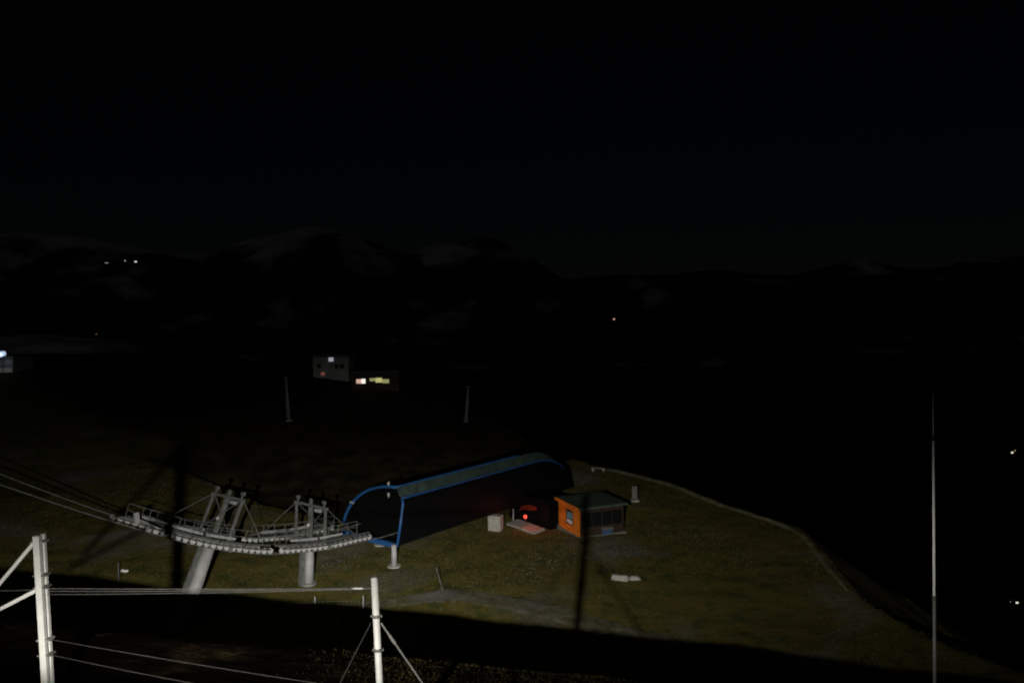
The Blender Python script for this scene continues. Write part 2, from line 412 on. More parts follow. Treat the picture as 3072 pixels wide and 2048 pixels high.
# floor pan and added black backing that paints the shade inside the open portal
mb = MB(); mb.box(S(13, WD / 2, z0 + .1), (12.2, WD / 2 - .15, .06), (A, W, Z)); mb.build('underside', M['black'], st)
mb = MB(); mb.add([S(1.6, wv, z - .1) for wv, z in SECT], [tuple(range(len(SECT)))]); mb.build('shade_backing', M['black'], st)
# blue frame tubes
def frame(name, pts, r, m, par=st): mb = MB(); mb.poly(pts, r, 8); return mb.build(name, m, par, smooth=True)
fr = frame('portal_frame', [sec(0, k) for k in range(0, 4)] , .135, M['blue'])
far = frame('portal_arch', [sec(0, k) for k in range(5, len(SECT) - 1)], .15, M['blue'])
frame('ridge_beam', [sec(US[i], 5, .05) for i in range(0, 20)], .10, M['blue'])
frame('eave_beam', [sec(US[i], 3, .04) for i in range(0, n)], .10, M['blue'])
mb = MB(); mb.bar(S(uB, .1, z0), S(uB, WD, z0), .3, .42); mb.build('sill_beam', M['blue'], st)
# legs with footings
def leg(u, wv, r=.26):
    p = S(u, wv, 0); g = hz(p.x, p.y) - .3
    mb = MB(); mb.tube((p.x, p.y, g), S(u, wv, z0 + .15), r, n=14); o = mb.build('leg', M['galv'], st, True)
    mb = MB(); mb.tube((p.x, p.y, g - .2), (p.x, p.y, g + .42), .62, n=14); mb.build('footing', M['conc'], o)
for u, wv in ((0.1, .28), (4.5, WD - .9), (20.5, WD - 1.2), (10, WD - .8)): leg(u, wv)
# concrete pier that carries the rear of the drive, platform slab, pillar
g = on_z(1487, 1584); gz = hz(g.x, g.y)
mb = MB(); mb.box((g.x, g.y, gz + .75), (.72, .5, .85), (Vector((.94, -.34, 0)), Vector((.34, .94, 0)), Z)); mb.build('pier', M['conc'], st, bevel=.04)
p1 = on_z(1522, 1566, .25)
# small lamps and brackets on the frame
for px, py, wv in ((1166, 1449, 1.6), (1166, 1482, 1.0)):
    p = on_plane(px, py, N0 + W * wv, NPLANE); mb = MB(); mb.box(p, (.1, .1, .14)); mb.tube(p, p - Z * .35, .03); mb.build('bracket_lamp', M['galv'], st)
p = sec(0, 13); mb = MB(); mb.box(p + Z * .05, (.22, .14, .1), (W, A, Z)); mb.build('bracket_lamp', M['galv'], st)

# loading platform (concrete slab lit by the red signal)
q = [on_z(x, y, .14) for x, y in ((1520, 1568), (1602, 1597), (1634, 1584), (1556, 1556))]
mb = MB(); mb.add([v for v in q] + [v - Z * .9 for v in q], [(0, 1, 2, 3), (0, 4, 5, 1), (1, 5, 6, 2), (2, 6, 7, 3), (3, 7, 4, 0)])
tag(mb.build('loading_platform', M['conc']), 'pinkish concrete platform slab glowing under the red lamp', 'platform')
# red signal stand at the exit
b = on_z(1577, 1577, .3)
sg = empty('signal_stand', b, 'round red signal lamp on a short dark post beside the platform', 'signal lamp')
lp = on_y(1576, 1549, b.y)
mb = MB(); mb.tube(b, (b.x, b.y, lp.z + .1), .05); mb.build('post', M['clamp'], sg)
mb = MB(); mb.tube(lp + Vector((0, .05, 0)), lp + Vector((0, -.06, 0)), .19, n=16); mb.build('lens', glow('red_signal', (1, .1, .06), .55), sg)
mb = MB(); mb.tube(lp + Vector((0, .22, 0)), lp + Vector((0, .05, 0)), .23, n=16); mb.build('lamp_housing', M['clamp'], sg)
# black glazed control cabin behind the platform
k0 = on_z(1528, 1549); k1 = on_z(1648, 1586); kx = (k1 - k0); KL = kx.length; kx.normalize(); ky = Vector((-kx.y, kx.x, 0))
if ky.y < 0: ky = -ky
kb = empty('control_cabin', k0 + kx * KL / 2, 'black glazed control cabin between the platform and the station', 'cabin')
def Kk(a, b_, z): return k0 + kx * a + ky * b_ + Z * z
mb = MB(); mb.box(Kk(KL / 2, 1.6, 1.3), (KL / 2, 1.55, 1.55), (kx, ky, Z)); mb.build('body', M['black'], kb)
for k in range(4):
    mb = MB(); mb.box(Kk(KL * (k + .5) / 4, .03, 1.55), (KL / 8 - .06, .03, .85), (kx, ky, Z)); mb.build('window', M['glass'], kb)
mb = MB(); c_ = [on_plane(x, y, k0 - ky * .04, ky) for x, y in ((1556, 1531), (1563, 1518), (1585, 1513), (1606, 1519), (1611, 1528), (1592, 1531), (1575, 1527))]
mb.add(c_ + [v + ky * .05 for v in c_], [tuple(range(7)), tuple(range(13, 6, -1))] + [(k, (k + 1) % 7, 7 + (k + 1) % 7, 7 + k) for k in range(7)]); mb.build('red_glow_patch', M['red'], kb)  # red glow on the cabin front, put in as a painted patch
mb = MB(); mb.box(Kk(KL / 2, 1.6, 2.93), (KL / 2 + .2, 1.75, .07), (kx, ky, Z)); mb.build('roof', M['black'], kb)
rl = bpy.data.lights.new('red_light', 'POINT'); rl.energy = 60; rl.color = (1, .12, .06); rl.shadow_soft_size = .1
rlo = bpy.data.objects.new('red_light', rl); COL.objects.link(rlo); rlo.location = lp + Vector((.45, -.55, .55))
b = on_z(1540, 1562); g = hz(b.x, b.y)
mk = empty('gate_post', (b.x, b.y, g), 'slim pale post standing between concrete pier and red lamp', 'post')
mb = MB(); mb.tube((b.x, b.y, g - .2), (b.x, b.y, g + 1.35), .07, n=10); mb.build('shaft', M['galv'], mk, True)
mb = MB(); mb.tube((b.x, b.y, g + 1.35), (b.x, b.y, g + 1.5), .11, .07, n=10); mb.build('cap', M['galv'], mk, True)

# ------------------------------------------------------------------ lift towers with sheave trains
GA = 2.6                                     # half rope gauge
CW = 3.3                                     # centre line offset from the near wall
def axis(t, off, z): return N0 - A * t + W * (CW + off) + Z * z
def on_rope(px, py, off):
    p = on_plane(px, py, N0 + W * (CW + off), NPLANE); return -(p - N0).dot(A), p.z
RP = [on_rope(x, y, -GA) for x, y in ((1150, 1610), (1102, 1619), (1046, 1632), (995, 1645), (944, 1652), (867, 1659), (791, 1662), (714, 1655), (638, 1645), (561, 1629), (500, 1611), (449, 1597), (340, 1565), (213, 1525), (0, 1453), (-240, 1372))]
RT = np.array([p[0] for p in RP]); RZ = np.array([p[1] for p in RP])
def rope_z(t):
    return float(sum(np.interp(t + d, RT, RZ) for d in (-.8, -.4, 0, .4, .8)) / 5)
def build_tower(pxc, pyc, base_px, t0, t1, r0, r1, label, beam_h):
    tc, zc = on_rope(pxc, pyc, 0)
    sl = (rope_z(tc + 1) - rope_z(tc - 1)) / 2
    tb, zb = on_rope(*base_px, 0)
    base = axis(tb, 0, zb); d = (axis(tc, 0, rope_z(tc)) - base).normalized()
    gz = hz(base.x, base.y)
    foot = base - d * ((base.z - gz) / d.z + .3)
    gz = hz(foot.x, foot.y); foot = base - d * ((base.z - gz) / d.z + .3)
    top = axis(tc, 0, rope_z(tc) + .2)
    T = empty('lift_tower', (foot.x, foot.y, gz), label, 'lift tower')
    mb = MB(); mb.tube(foot, top, r0, r1, n=24); py = mb.build('pylon', M['galv'], T, True)
    mb = MB(); mb.tube(foot - Z * .4, foot + Z * .55, r0 * 1.75, r0 * 1.6, n=20); mb.build('footing', M['grate'], T)
    # ladder on the valley side
    side = (-A).normalized(); lo = side * (r0 + .22)
    mb = MB()
    for s in (-1, 1): mb.tube(foot + lo + W * (.2 * s), top + lo + W * (.2 * s), .035, n=6)
    nr = int((top - foot).length / .3)
    for k in range(nr):
        c = foot.lerp(top, (k + .5) / nr) + lo; mb.tube(c - W * .2, c + W * .2, .018, n=5)
    mb.build('ladder', M['galv2'], T)
    mb = MB(); od = -A * (r0 * .55) + W * (r0 * .75)
    mb.bar(foot - A * (r0 + .12) + W * .3, top - A * (r1 + .12) + W * .3, .3, .5, W); mb.build('cable_duct', M['galv2'], T)
    # crossarm
    mb = MB(); mb.bar(top - W * (GA + .1), top + W * (GA + .1), .42, .55, d); mb.build('crossarm', M['galv2'], T, bevel=.03)
    tang = Vector(-A + Z * sl).normalized(); nrm = tang.cross(W).normalized()
    if nrm.z < 0: nrm = -nrm
    # trains of sheaves on both sides
    for sd in (-1, 1):
        off = sd * GA
        bm_ = MB()
        step = .56; ts = np.arange(t0, t1, step)
        pts = [axis(t, off, rope_z(t) + .26) for t in ts]
        for a_, b_ in zip(pts[:-1], pts[1:]): pass
        for i in range(0, len(pts) - 1, 2):
            j = min(i + 2, len(pts) - 1)
            for q in (-1, 1): bm_.bar(pts[i] + W * .09 * q + Z * .12, pts[j] + W * .09 * q + Z * .12, .05, .14)
        for i in range(0, len(pts) - 4, 4):
            bm_.bar(pts[i] + Z * .42, pts[i + 4] + Z * .42, .1, .16)
            for q in (0, 4): bm_.bar(pts[i + q], pts[i + q] + Z * .45, .08, .1, W)
        tr = bm_.build('sheave_train', M['grate2'], T)
        me = None
        for p in pts:
            if me is None:
                mb = MB(); mb.tube(-W * .06, W * .06, .23, n=14); mb.tube(-W * .085, W * .085, .09, n=8)
                s_ = mb.build('sheave', M['rubber'], tr, True); me = s_.data; s_.location = p
                s_.matrix_parent_inverse = Matrix.Translation(-Vector(T.location)) if False else s_.matrix_parent_inverse
            else:
                s_ = bpy.data.objects.new('sheave', me); COL.objects.link(s_); s_.parent = tr
                s_.matrix_parent_inverse = Matrix.Identity(4); s_.location = p
        # catwalk inside the rope with handrail
        m1 = MB(); m2 = MB(); o2 = off - sd * .75
        cw = [axis(t, o2, rope_z(t) + .55) for t in np.linspace(t0 + .6, t1 - .6, 9)]
        for a_, b_ in zip(cw[:-1], cw[1:]):
            m1.bar(a_, b_, .5, .06)
            for q in (-.26, .26): m1.bar(a_ + W * q - Z * .05, b_ + W * q - Z * .05, .05, .14)
        for i, c in enumerate(cw):
            m2.tube(c + W * (-sd * .26), c + W * (-sd * .26) + nrm * 1.05, .025, n=6)
        for hh in (.55, 1.05):
            m2.poly([c + W * (-sd * .26) + nrm * hh for c in cw], .026, 6)
        m1.build('catwalk', M['grate'], T); m2.build('handrail', M['galv2'], T)
        # outrigger beam seen as a bright bar above the wheels
        m3 = MB(); ta = t0 + .28 * (t1 - t0); tb_ = t0 + .52 * (t1 - t0)
        m3.bar(axis(ta, off - sd * .45, rope_z(ta) + .95), axis(tb_, off - sd * .45, rope_z(tb_) + .95), .16, .2)
        ta, tb_ = t0 + .55 * (t1 - t0), t0 + .82 * (t1 - t0)
        m3.bar(axis(ta, off - sd * .45, rope_z(ta) + .95), axis(tb_, off - sd * .45, rope_z(tb_) + .95), .16, .2)
        m3.build('balance_beam', M['galv'], T)
    # lifting frame: two legs, head beam, two short davits, stays
    hd = top + d * beam_h
    e1 = hd - W * 2.0; e2 = hd + W * 2.0
    mb = MB(); mb.bar(e1 - W * .3, e2 + W * .3, .16, .22, d); hb = mb.build('head_beam', M['galv2'], T, bevel=.02)
    for q, e in ((-1, e1), (1, e2)):
        mb = MB(); mb.bar(top + W * (q * 2.0), e, .2, .16, W); mb.build('frame_leg', M['galv2'], T)
        mb = MB(); mb.tube(e + d * .05, axis(tc - 3.2, q * (GA - .2), rope_z(tc - 3.2) + .6), .03, n=6)
        mb.tube(e + d * .05, axis(tc + 3.4, q * (GA - .2), rope_z(tc + 3.4) + .6), .03, n=6); mb.build('stay', M['galv2'], T)
        mb = MB(); mb.bar(e - W * (q * .2), e - W * (q * .2) + d * .5, .12, .12, W); mb.tube(e - W * (q * .2) + d * .5 - W * .12, e - W * (q * .2) + d * .5 + W * .12, .16, n=10); mb.build('hoist_roller', M['galv2'], T)
    mb = MB(); mb.bar(top, hd, .34, .24, W); mb.bar(hd + d * .02, hd + d * .6 + tang * .0, .2, .2, W); mb.build('mast_head', M['galv2'], T)
    mb = MB(); mb.box(hd - W * 1.0 - d * .32, (.16, .3, .13), (tang, W, d)); mb.build('winch', M['galv'], T)
    mb = MB(); mb.tube(hd - d * 1.7, hd - d * 1.7 - A * .3, .12, n=12); mb.build('insulator', M['white'], T)
    return T
t_mid = on_rope(820, 1660, -GA)[0]
T1 = build_tower(634, 1636, (588, 1760), t_mid + .3, on_rope(440, 1594, -GA)[0], .56, .42, 'leaning steel lift tower where the cables start to climb', 3.7)
T2 = build_tower(930, 1640, (926, 1770), on_rope(1108, 1618, -GA)[0], t_mid - .3, .44, .36, 'upright steel lift tower next to the station portal', 3.2)
# cable guide plate at the outer end
tp = on_rope(410, 1568, -GA); p = axis(tp[0], -GA, tp[1])
mb = MB(); mb.box(p + Z * .35, (.1, .17, .4), (W, -A, Z)); mb.bar(p + Z * .3, axis(tp[0] - 1.6, -GA, rope_z(tp[0] - 1.6) + .5), .08, .1); mb.build('cable_catcher', M['galv'], T1)
# ropes: uphill and downhill strand
tt = np.concatenate([np.arange(-1.0, 26, .7), np.linspace(26, RT[-1], 8)])
def far_lift(t): return min(1, max(0, (t - 16) / 7)) * .35 + max(0, t - 22) * .05
for sd, up, lab in ((-1, 0, 'haul cable strand over the near row of wheels'), (1, .035, 'haul cable strand over the far row of wheels')):
    mb = MB(); mb.poly([axis(t, sd * GA, rope_z(t) + far_lift(t) * (sd > 0)) for t in tt], .045, 6)
    tag(mb.build('haul_cable', M['galv2']), lab, 'cable')

# ------------------------------------------------------------------ attendant's hut
c0 = on_z(1740, 1617); c1 = on_z(1677, 1581)
hx = (c1 - c0); HL = hx.length; hx.normalize(); hyv = Vector((-hx.y, hx.x, 0))
if hyv.x < 0: hyv = -hyv
hg = 0.0; HD = 5.2
hut = empty('attendant_hut', c0, 'small orange timber hut with flat roof by the station', 'hut')
def Hh(a, b, z): return c0 + hx * a + hyv * b + Z * z
zt = on_plane(1735, 1527, c0, hyv).z; zt2 = on_plane(1676, 1503, c0, hyv).z
zt = max(2.6, zt)
mb = MB(); mb.box(Hh(HL / 2, HD / 2, -.15), (HL / 2 + .18, HD / 2 + .15, .38), (hx, hyv, Z)); mb.build('plinth', M['grate'], hut)
# board cladding on the lit gable
nb = 11
for k in range(nb):
    za = .24 + (zt - .24) * k / nb; zb2 = .24 + (zt - .24) * (k + 1) / nb - .02
    for a, b in (((0.0, HL * .30), (HL * .62, HL)) if .32 * zt < (za + zb2) / 2 < .80 * zt else ((0.0, HL),)):
        mb = MB(); mb.box(Hh((a + b) / 2, -.02 + .012 * (k % 2), (za + zb2) / 2), ((b - a) / 2, .03, (zb2 - za) / 2), (hx, hyv, Z)); mb.build('board', M['wood'], hut)
mb = MB(); mb.box(Hh(HL / 2, HD / 2 + .03, zt / 2 + .1), (HL / 2 - .03, HD / 2 - .06, zt / 2 - .12), (hx, hyv, Z)); mb.build('core_wall', M['darkwood'], hut)
# gable window with white blind in the lower pane
mb = MB()
wa, wb, wz0, wz1 = HL * .30, HL * .62, zt * .33, zt * .80
for a, b, c, d in ((wa, wa + .09, wz0, wz1), (wb - .09, wb, wz0, wz1), (wa + .09, wb - .09, wz0, wz0 + .09), (wa + .09, wb - .09, wz1 - .09, wz1), (wa + .09, wb - .09, wz0 + .52, wz0 + .60)):
    mb.box(Hh((a + b) / 2, -.04, (c + d) / 2), ((b - a) / 2, .04, (d - c) / 2), (hx, hyv, Z))
wn = mb.build('window', M['darkwood'], hut)
mb = MB(); mb.box(Hh((wa + wb) / 2, -.012, wz0 + .3), ((wb - wa) / 2 - .09, .008, .22), (hx, hyv, Z)); mb.build('blind', M['white'], wn)
mb = MB(); mb.box(Hh((wa + wb) / 2, -.012, (wz0 + .6 + wz1 - .09) / 2), ((wb - wa) / 2 - .09, .008, (wz1 - .09 - wz0 - .6) / 2), (hx, hyv, Z))
mb.build('pane', mat('blue_reflection_glazing', (.16, .34, .45), .2, 0, .6, 4), wn)  # pale blue reflection put into the pane colour
# long dark glazed front
for k in range(4):
    b0 = .25 + k * (HD - .4) / 4; b1 = b0 + (HD - .4) / 4 - .12
    mb = MB(); mb.box(Hh(-.01, (b0 + b1) / 2, zt * .62), (.03, (b1 - b0) / 2, zt * .24), (hx, hyv, Z)); mb.build('window', M['dark'], hut)
mb = MB(); mb.box(Hh(HL / 2, HD / 2, zt + .14), (HL / 2 + .35, HD / 2 + .3, .12), (hx, hyv, (Z + hx * .06).normalized())); mb.build('roof', M['hutroof'], hut, bevel=.02)
mb = MB(); mb.box(Hh(HL / 2, -.32, zt + .12), (HL / 2 + .36, .03, .16), (hx, hyv, (Z + hx * .06).normalized())); mb.build('fascia', M['wood'], hut)
mb = MB(); mb.box(Hh(-.5, .5, -.15), (.55, .5, .28), (hx, hyv, Z)); mb.build('doorstep', M['conc'], hut, bevel=.03)

# ------------------------------------------------------------------ small things on the plateau
def gp(px, py):
    p = on_z(px, py)
    for _ in range(3): p = on_z(px, py, hz(p.x, p.y))
    return p
# concrete block
p = gp(1860, 1738); ax = (Vector((.95, -.3, 0)).normalized(), Vector((.3, .95, 0)).normalized(), Z)
e = empty('barrier_block', p, 'pale concrete barrier block lying alone on the grass', 'block')
mb = MB(); mb.add([p + ax[0] * x + ax[1] * y + Z * z for x, y, z in ((-.75, -.3, -.1), (.75, -.3, -.1), (.75, .3, -.1), (-.75, .3, -.1), (-.7, -.16, .42), (.7, -.16, .42), (.7, .16, .42), (-.7, .16, .42))],
                  [(0, 1, 5, 4), (1, 2, 6, 5), (2, 3, 7, 6), (3, 0, 4, 7), (4, 5, 6, 7), (0, 3, 2, 1)]); mb.build('body', M['conc'], e, bevel=.03)
mb = MB(); [mb.poly([p + ax[0] * (x - .12) + Z * .4, p + ax[0] * (x - .08) + Z * .52, p + ax[0] * (x + .08) + Z * .52, p + ax[0] * (x + .12) + Z * .4], .02, 6) for x in (-.4, .4)]; mb.build('lifting_loop', M['clamp'], e)
q = p + ax[0] * 1.15 + ax[1] * .5; q.z = hz(q.x, q.y)
e = empty('rock', q, 'rounded grey rock beside the pale barrier block', 'rock')
bm = bmesh.new(); bmesh.ops.create_icosphere(bm, subdivisions=2, radius=.5)
for v in bm.verts: v.co = Vector((v.co.x * 1.2, v.co.y * .8, v.co.z * .7)) * random.uniform(.88, 1.08)
me = bpy.data.meshes.new('stone'); bm.to_mesh(me); bm.free(); me.materials.append(M['conc']); so = bpy.data.objects.new('stone', me); COL.objects.link(so); so.parent = e
# information board near the rim
p = gp(1904, 1503); e = empty('notice_board', p, 'pale upright notice board on a concrete base near the bank', 'notice board')
mb = MB(); mb.box(p + Z * .05, (.5, .3, .14)); mb.build('base', M['conc'], e, bevel=.02)
mb = MB(); mb.box(p + Z * 1.05, (.27, .04, .75)); mb.build('board', M['pale'], e, bevel=.01)
mb = MB(); [mb.bar(p + Vector((s * .3, 0, .18)), p + Vector((s * .3, 0, 1.9)), .05, .05, Vector((0, 1, 0))) for s in (-1, 1)]; mb.build('post', M['galv2'], e)
# low concrete bench on the bank
p = gp(1795, 1412); e = empty('bench', p, 'low pale concrete bench at the far end of the bank', 'bench')
ax = (Vector((.96, -.28, 0)), Vector((.28, .96, 0)), Z)
mb = MB(); mb.box(p + Z * .42, (1.0, .26, .09), ax); mb.build('seat', M['pale'], e, bevel=.02)
for s in (-1, 1): mb = MB(); mb.box(p + ax[0] * (.75 * s) + Z * .1, (.13, .22, .23), ax); mb.build('leg', M['conc'], e)
# grit bin beside the hut
p = gp(1818, 1600); e = empty('grit_bin', p, 'blue grit bin with sloping pale lid beside the hut', 'bin')
ax = (Vector((.9, .43, 0)), Vector((-.43, .9, 0)), Z)
mb = MB(); mb.add([p + ax[0] * x + ax[1] * y + Z * z for x, y, z in ((-.5, -.34, -.1), (.5, -.34, -.1), (.5, .34, -.1), (-.5, .34, -.1), (-.6, -.42, .55), (.6, -.42, .55), (.6, .42, .8), (-.6, .42, .8))],
                  [(0, 1, 5, 4), (1, 2, 6, 5), (2, 3, 7, 6), (3, 0, 4, 7), (4, 5, 6, 7), (0, 3, 2, 1)]); mb.build('tub', M['bluebox'], e, bevel=.03)
mb = MB(); mb.box(p + Z * .74, (.66, .5, .05), (ax[0], (ax[1] + Z * .3).normalized(), (Z - ax[1] * .3).normalized())); mb.build('lid', M['pale'], e, bevel=.02)
# leaning marker stake in front of the station
a = gp(1331, 1771); b = on_y(1308, 1702, a.y)
mb = MB(); mb.tube(a - Z * .2, b, .035, .03, n=8); mb.tube(b - (b - a) * .12, b, .05, .05, n=8)
tag(mb.build('marker_stake', M['galv2']), 'thin leaning marker stake in the grass below the station', 'stake')
# marker pole and white sign at the left
a = gp(356, 1752); b = on_y(355, 1690, a.y)
e = empty('marker_pole', a, 'slim grey pole standing beside a small white sign', 'pole')
mb = MB(); mb.tube(a - Z * .5, b, .06, n=10); mb.build('shaft', M['galv2'], e, True)
mb = MB(); mb.tube(b - Z * .02, b + Z * .1, .085, .05, n=10); mb.build('cap', M['galv2'], e)
a = gp(374, 1722); e = empty('ground_sign', a, 'small white sign plate tilted on a short stake', 'sign')
mb = MB(); mb.tube(a - Z * .2, a + Z * .3, .03); mb.build('stake', M['galv2'], e)
mb = MB(); mb.box(a + Z * .32, (.3, .02, .11), (Vector((1, .1, -.12)).normalized(), Vector((0, .8, -.6)), Vector((.1, .6, .8)))); mb.build('plate', M['white'], e)
# low net fence in the hollow
fp = [(476, 1855, 1819), (535, 1853, 1826), (605, 1852, 1828), (690, 1849, 1817), (778, 1845, 1811), (945, 1838, 1788), (1090, 1838, 1785)]
bs = [gp(x, y) for x, y, _ in fp]
e = empty('net_fence', bs[3], 'low net fence on thin posts in the dark hollow below the towers', 'fence')
tops = []
for (x, y, yt), b in zip(fp, bs):
    t = on_y(x, yt, b.y); tops.append(t); mb = MB(); mb.tube(b - Z * .2, t, .06, .05, n=8); mb.build('post', M['galv'], e)
mb = MB()
for i in range(len(bs) - 1):
    for k in range(13):
        s = k / 12; lo = bs[i].lerp(bs[i + 1], s); hi = lo.lerp(tops[i].lerp(tops[i + 1], s), .7); lo.z = hz(lo.x, lo.y)
        mb.bar(lo, hi, .02, .02, Vector((0, 1, 0)))
    for h in (.15, .33, .51, .7): mb.bar(bs[i].lerp(tops[i], h), bs[i + 1].lerp(tops[i + 1], h), .025, .025)
mb.build('net', M['net'], e)

# ------------------------------------------------------------------ cable posts on the crest in front
def lean_post(name, px_t, py_t, px_b, py_b, Y, r, label):
    t = on_y(px_t, py_t, Y); b = on_y(px_b, py_b, Y)
    d = (b - t).normalized(); g = hz(b.x, b.y)
    base = t + d * ((g - .3 - t.z) / d.z)
    return t, base, empty(name, (base.x, base.y, g), label, 'post')
t, b, e = lean_post('cable_post', 1123, 1735, 1139, 2048, 11.0, .045, 'pale steel cable post with two clamp rings and slanting stay')
RPT = t.copy(); d = (b - t).normalized()
mb = MB(); mb.tube(b, t, .047, n=18); mb.tube(t, t - d * .02, .047, .03, n=18); mb.build('shaft', M['post'], e, True)
for py in (1846, 1947):
    c = on_y(1123 + (py - 1735) * .051 + (1 if py < 1900 else 1), py, 11.0)
    mb = MB(); mb.tube(c - d * .02, c + d * .02, .06, n=18); mb.box(c, (.075, .02, .014), (Vector((1, 0, 0)), Vector((0, 1, 0)), d)); mb.build('clamp_ring', M['clamp'], e)
s0 = on_y(1143, 1868, 11.0); s1 = on_y(1262, 2040, 10.75); gg = s0 + (s1 - s0) * 1.5
mb = MB(); mb.tube(s0, s0 + (s1 - s0) * 1.9, .014, n=8); mb.tube(s0.lerp(s1, .22), s0.lerp(s1, .36), .024, n=8); mb.build('stay', M['cable'], e)
s0 = on_y(1112, 1868, 11.0); s1 = on_y(1020, 2048, 11.5)
mb = MB(); mb.tube(s0, s0 + (s1 - s0) * 1.6, .007, n=6); mb.build('rear_stay', M['dim'], e)
# twin post
t1, b1, e2 = lean_post('twin_post', 110, 1606, 137, 2048, 11.5, .05, 'pair of pale steel posts clamped together with two slanting struts')
ta, tb = on_y(110, 1606, 11.5), on_y(128, 1600, 11.62)
ba = b1; bb = on_y(154, 2048, 11.62); bb = tb + (bb - tb) * ((ba.z - tb.z) / (bb.z - tb.z))
mb = MB(); mb.bar(ba, ta, .088, .088, Vector((0, 1, 0))); mb.build('shaft', M['post'], e2, bevel=.01)
mb = MB(); mb.bar(bb, tb, .06, .07, Vector((0, 1, 0))); mb.build('second_shaft', M['post'], e2, bevel=.008)
for py in (1622, 1722, 1758, 1915, 1960):
    k = (py - 1606) / 442; c = on_y(118 + 27 * k, py, 11.54)
    mb = MB(); mb.box(c, (.092, .075, .011), None); mb.build('clamp', M['galv2'] if py in (1622, 1915) else M['clamp'], e2)
for (x0, y0, x1, y1, dy) in ((101, 1628, -90, 1855, .5), (108, 1770, -120, 1888, .7)):
    s0 = on_y(x0, y0, 11.5); s1 = on_y(x1, y1, 11.5 + dy)
    mb = MB(); mb.tube(s0, s1, .028, n=8); mb.build('strut', M['post'], e2, True)
# cables between the posts and beyond
def wire(a, b, sag, r, label, n=24):
    pts = [a.lerp(b, k / n) - Z * (sag * 4 * (k / n) * (1 - k / n)) for k in range(n + 1)]
    mb = MB(); mb.poly(pts, r, 6); return tag(mb.build('wire', M['dim'] if 'slack' in label else M['cable']), label, 'wire', None)
R0 = on_y(1119, 1764, 11.0)
wire(on_y(142, 1764, 11.55), R0 + Vector((0, 0, .004)), .012, .0055, 'upper thin wire stretched level between the two crest posts')
wire(on_y(142, 1772, 11.58), R0, .016, .0055, 'middle thin wire stretched level between the two crest posts')
wire(on_y(142, 1782, 11.56), R0 - Vector((0, 0, .006)), .016, .0045, 'lower thin wire stretched level between the two crest posts')
wire(on_y(-160, 1770, 12.2), on_y(112, 1768, 11.5), .01, .005, 'thin wire leaving the twin post away from the other post')
mb = MB(); c0_ = on_y(1068, 1764, 11.03); c1_ = on_y(1084, 1764, 11.02); mb.tube(c0_, c1_, .012, n=10); mb.tube(c0_ - Vector((.05, 0, 0)), c0_, .006, .012); mb.tube(c1_, c1_ + Vector((.05, 0, 0)), .012, .006)
tag(mb.build('turnbuckle', M['post']), 'small bright turnbuckle on the wire close to the ringed post', 'turnbuckle')
wire(on_y(148, 1916, 11.55), on_y(1132, 2075, 10.9), .02, .004, 'slack low wire sloping from the twin post down to the ringed post')
wire(on_y(150, 1962, 11.55), on_y(760, 2080, 10.8), .02, .004, 'lowest slack wire sloping from the twin post to the ground')

# ------------------------------------------------------------------ whip antenna on the right
at = on_y(2799, 1180, 15.0); ab = on_y(2804, 2048, 15.0); d = (ab - at).normalized(); g = hz(ab.x, ab.y)
e = empty('antenna_mast', (ab.x, ab.y, g), 'tall thin whip antenna standing alone against the dark valley', 'antenna')
def apt(py): k = (py - 1180) / 868.0; return at + (ab - at) * k
bot = at + d * ((g - .2 - at.z) / d.z)
for nm, a_, b_, r0, r1, m in (('tip', 1180, 1310, .009, .012, 'alu'), ('upper_rod', 1310, 1790, .019, .024, 'alu'), ('lower_tube', 1790, None, .028, .03, 'galv2')):  # dimmer lower stretch put in as a darker tube colour
    mb = MB(); mb.tube(apt(a_), apt(b_) if b_ else bot, r0, r1, n=12); mb.build(nm, M[m], e, True)
mb = MB(); mb.tube(apt(1303), apt(1320), .024, n=10); mb.build('joint', M['clamp'], e)
mb = MB(); mb.tube(apt(1782), apt(1796), .036, n=12); mb.build('joint', M['clamp'], e)
mb = MB(); mb.tube(bot, bot - d * .5, .09, n=12); mb.build('base', M['clamp'], e)

# ------------------------------------------------------------------ buildings and poles on the hill behind
def hill(px, py, Y): p = on_y(px, py, Y); p.z = hz(p.x, p.y); return p
def house(px0, px1, py0, py1, Y, label, body, lights, cat='building', depth=7.0, roof_h=.6, name='mountain_house', gable=False):
    a = on_y(px0, py1, Y); b = on_y(px1, py1, Y); c = on_y(px0, py0, Y)
    g = min(hz(a.x, Y), hz(b.x, Y), a.z) - 1.0; top = c.z
    e = empty(name, ((a.x + b.x) / 2, Y + depth / 2, g), label, cat)
    mb = MB(); mb.box(((a.x + b.x) / 2, Y + depth / 2, (g + top) / 2), ((b.x - a.x) / 2, depth / 2, (top - g) / 2)); mb.build('wall', body, e)
    mb = MB()
    if gable:
        x0, x1 = a.x - .3, b.x + .3; xm = (a.x + b.x) / 2; y0, y1 = Y - .4, Y + depth + .4
        mb.add([(x0, y0, top - .05), (xm, y0, top + roof_h), (x1, y0, top - .05), (x0, y1, top - .05), (xm, y1, top + roof_h), (x1, y1, top - .05)], [(0, 1, 4, 3), (1, 2, 5, 4), (0, 2, 1), (3, 4, 5), (0, 3, 5, 2)])
    else:
        mb.box(((a.x + b.x) / 2, Y + depth / 2, top + roof_h / 2), ((b.x - a.x) / 2 + .3, depth / 2 + .3, roof_h / 2))
    mb.build('roof', M['hutroof'], e)
    for (x0, y0, x1, y1, m, nm) in lights:
        p = on_y(x0, y1, Y - .06); q = on_y(x1, y0, Y - .06)
        mb = MB(); mb.box(((p.x + q.x) / 2, Y - .05, (p.z + q.z) / 2), (abs(q.x - p.x) / 2, .05, abs(q.z - p.z) / 2)); mb.build(nm, m, e)
    return e
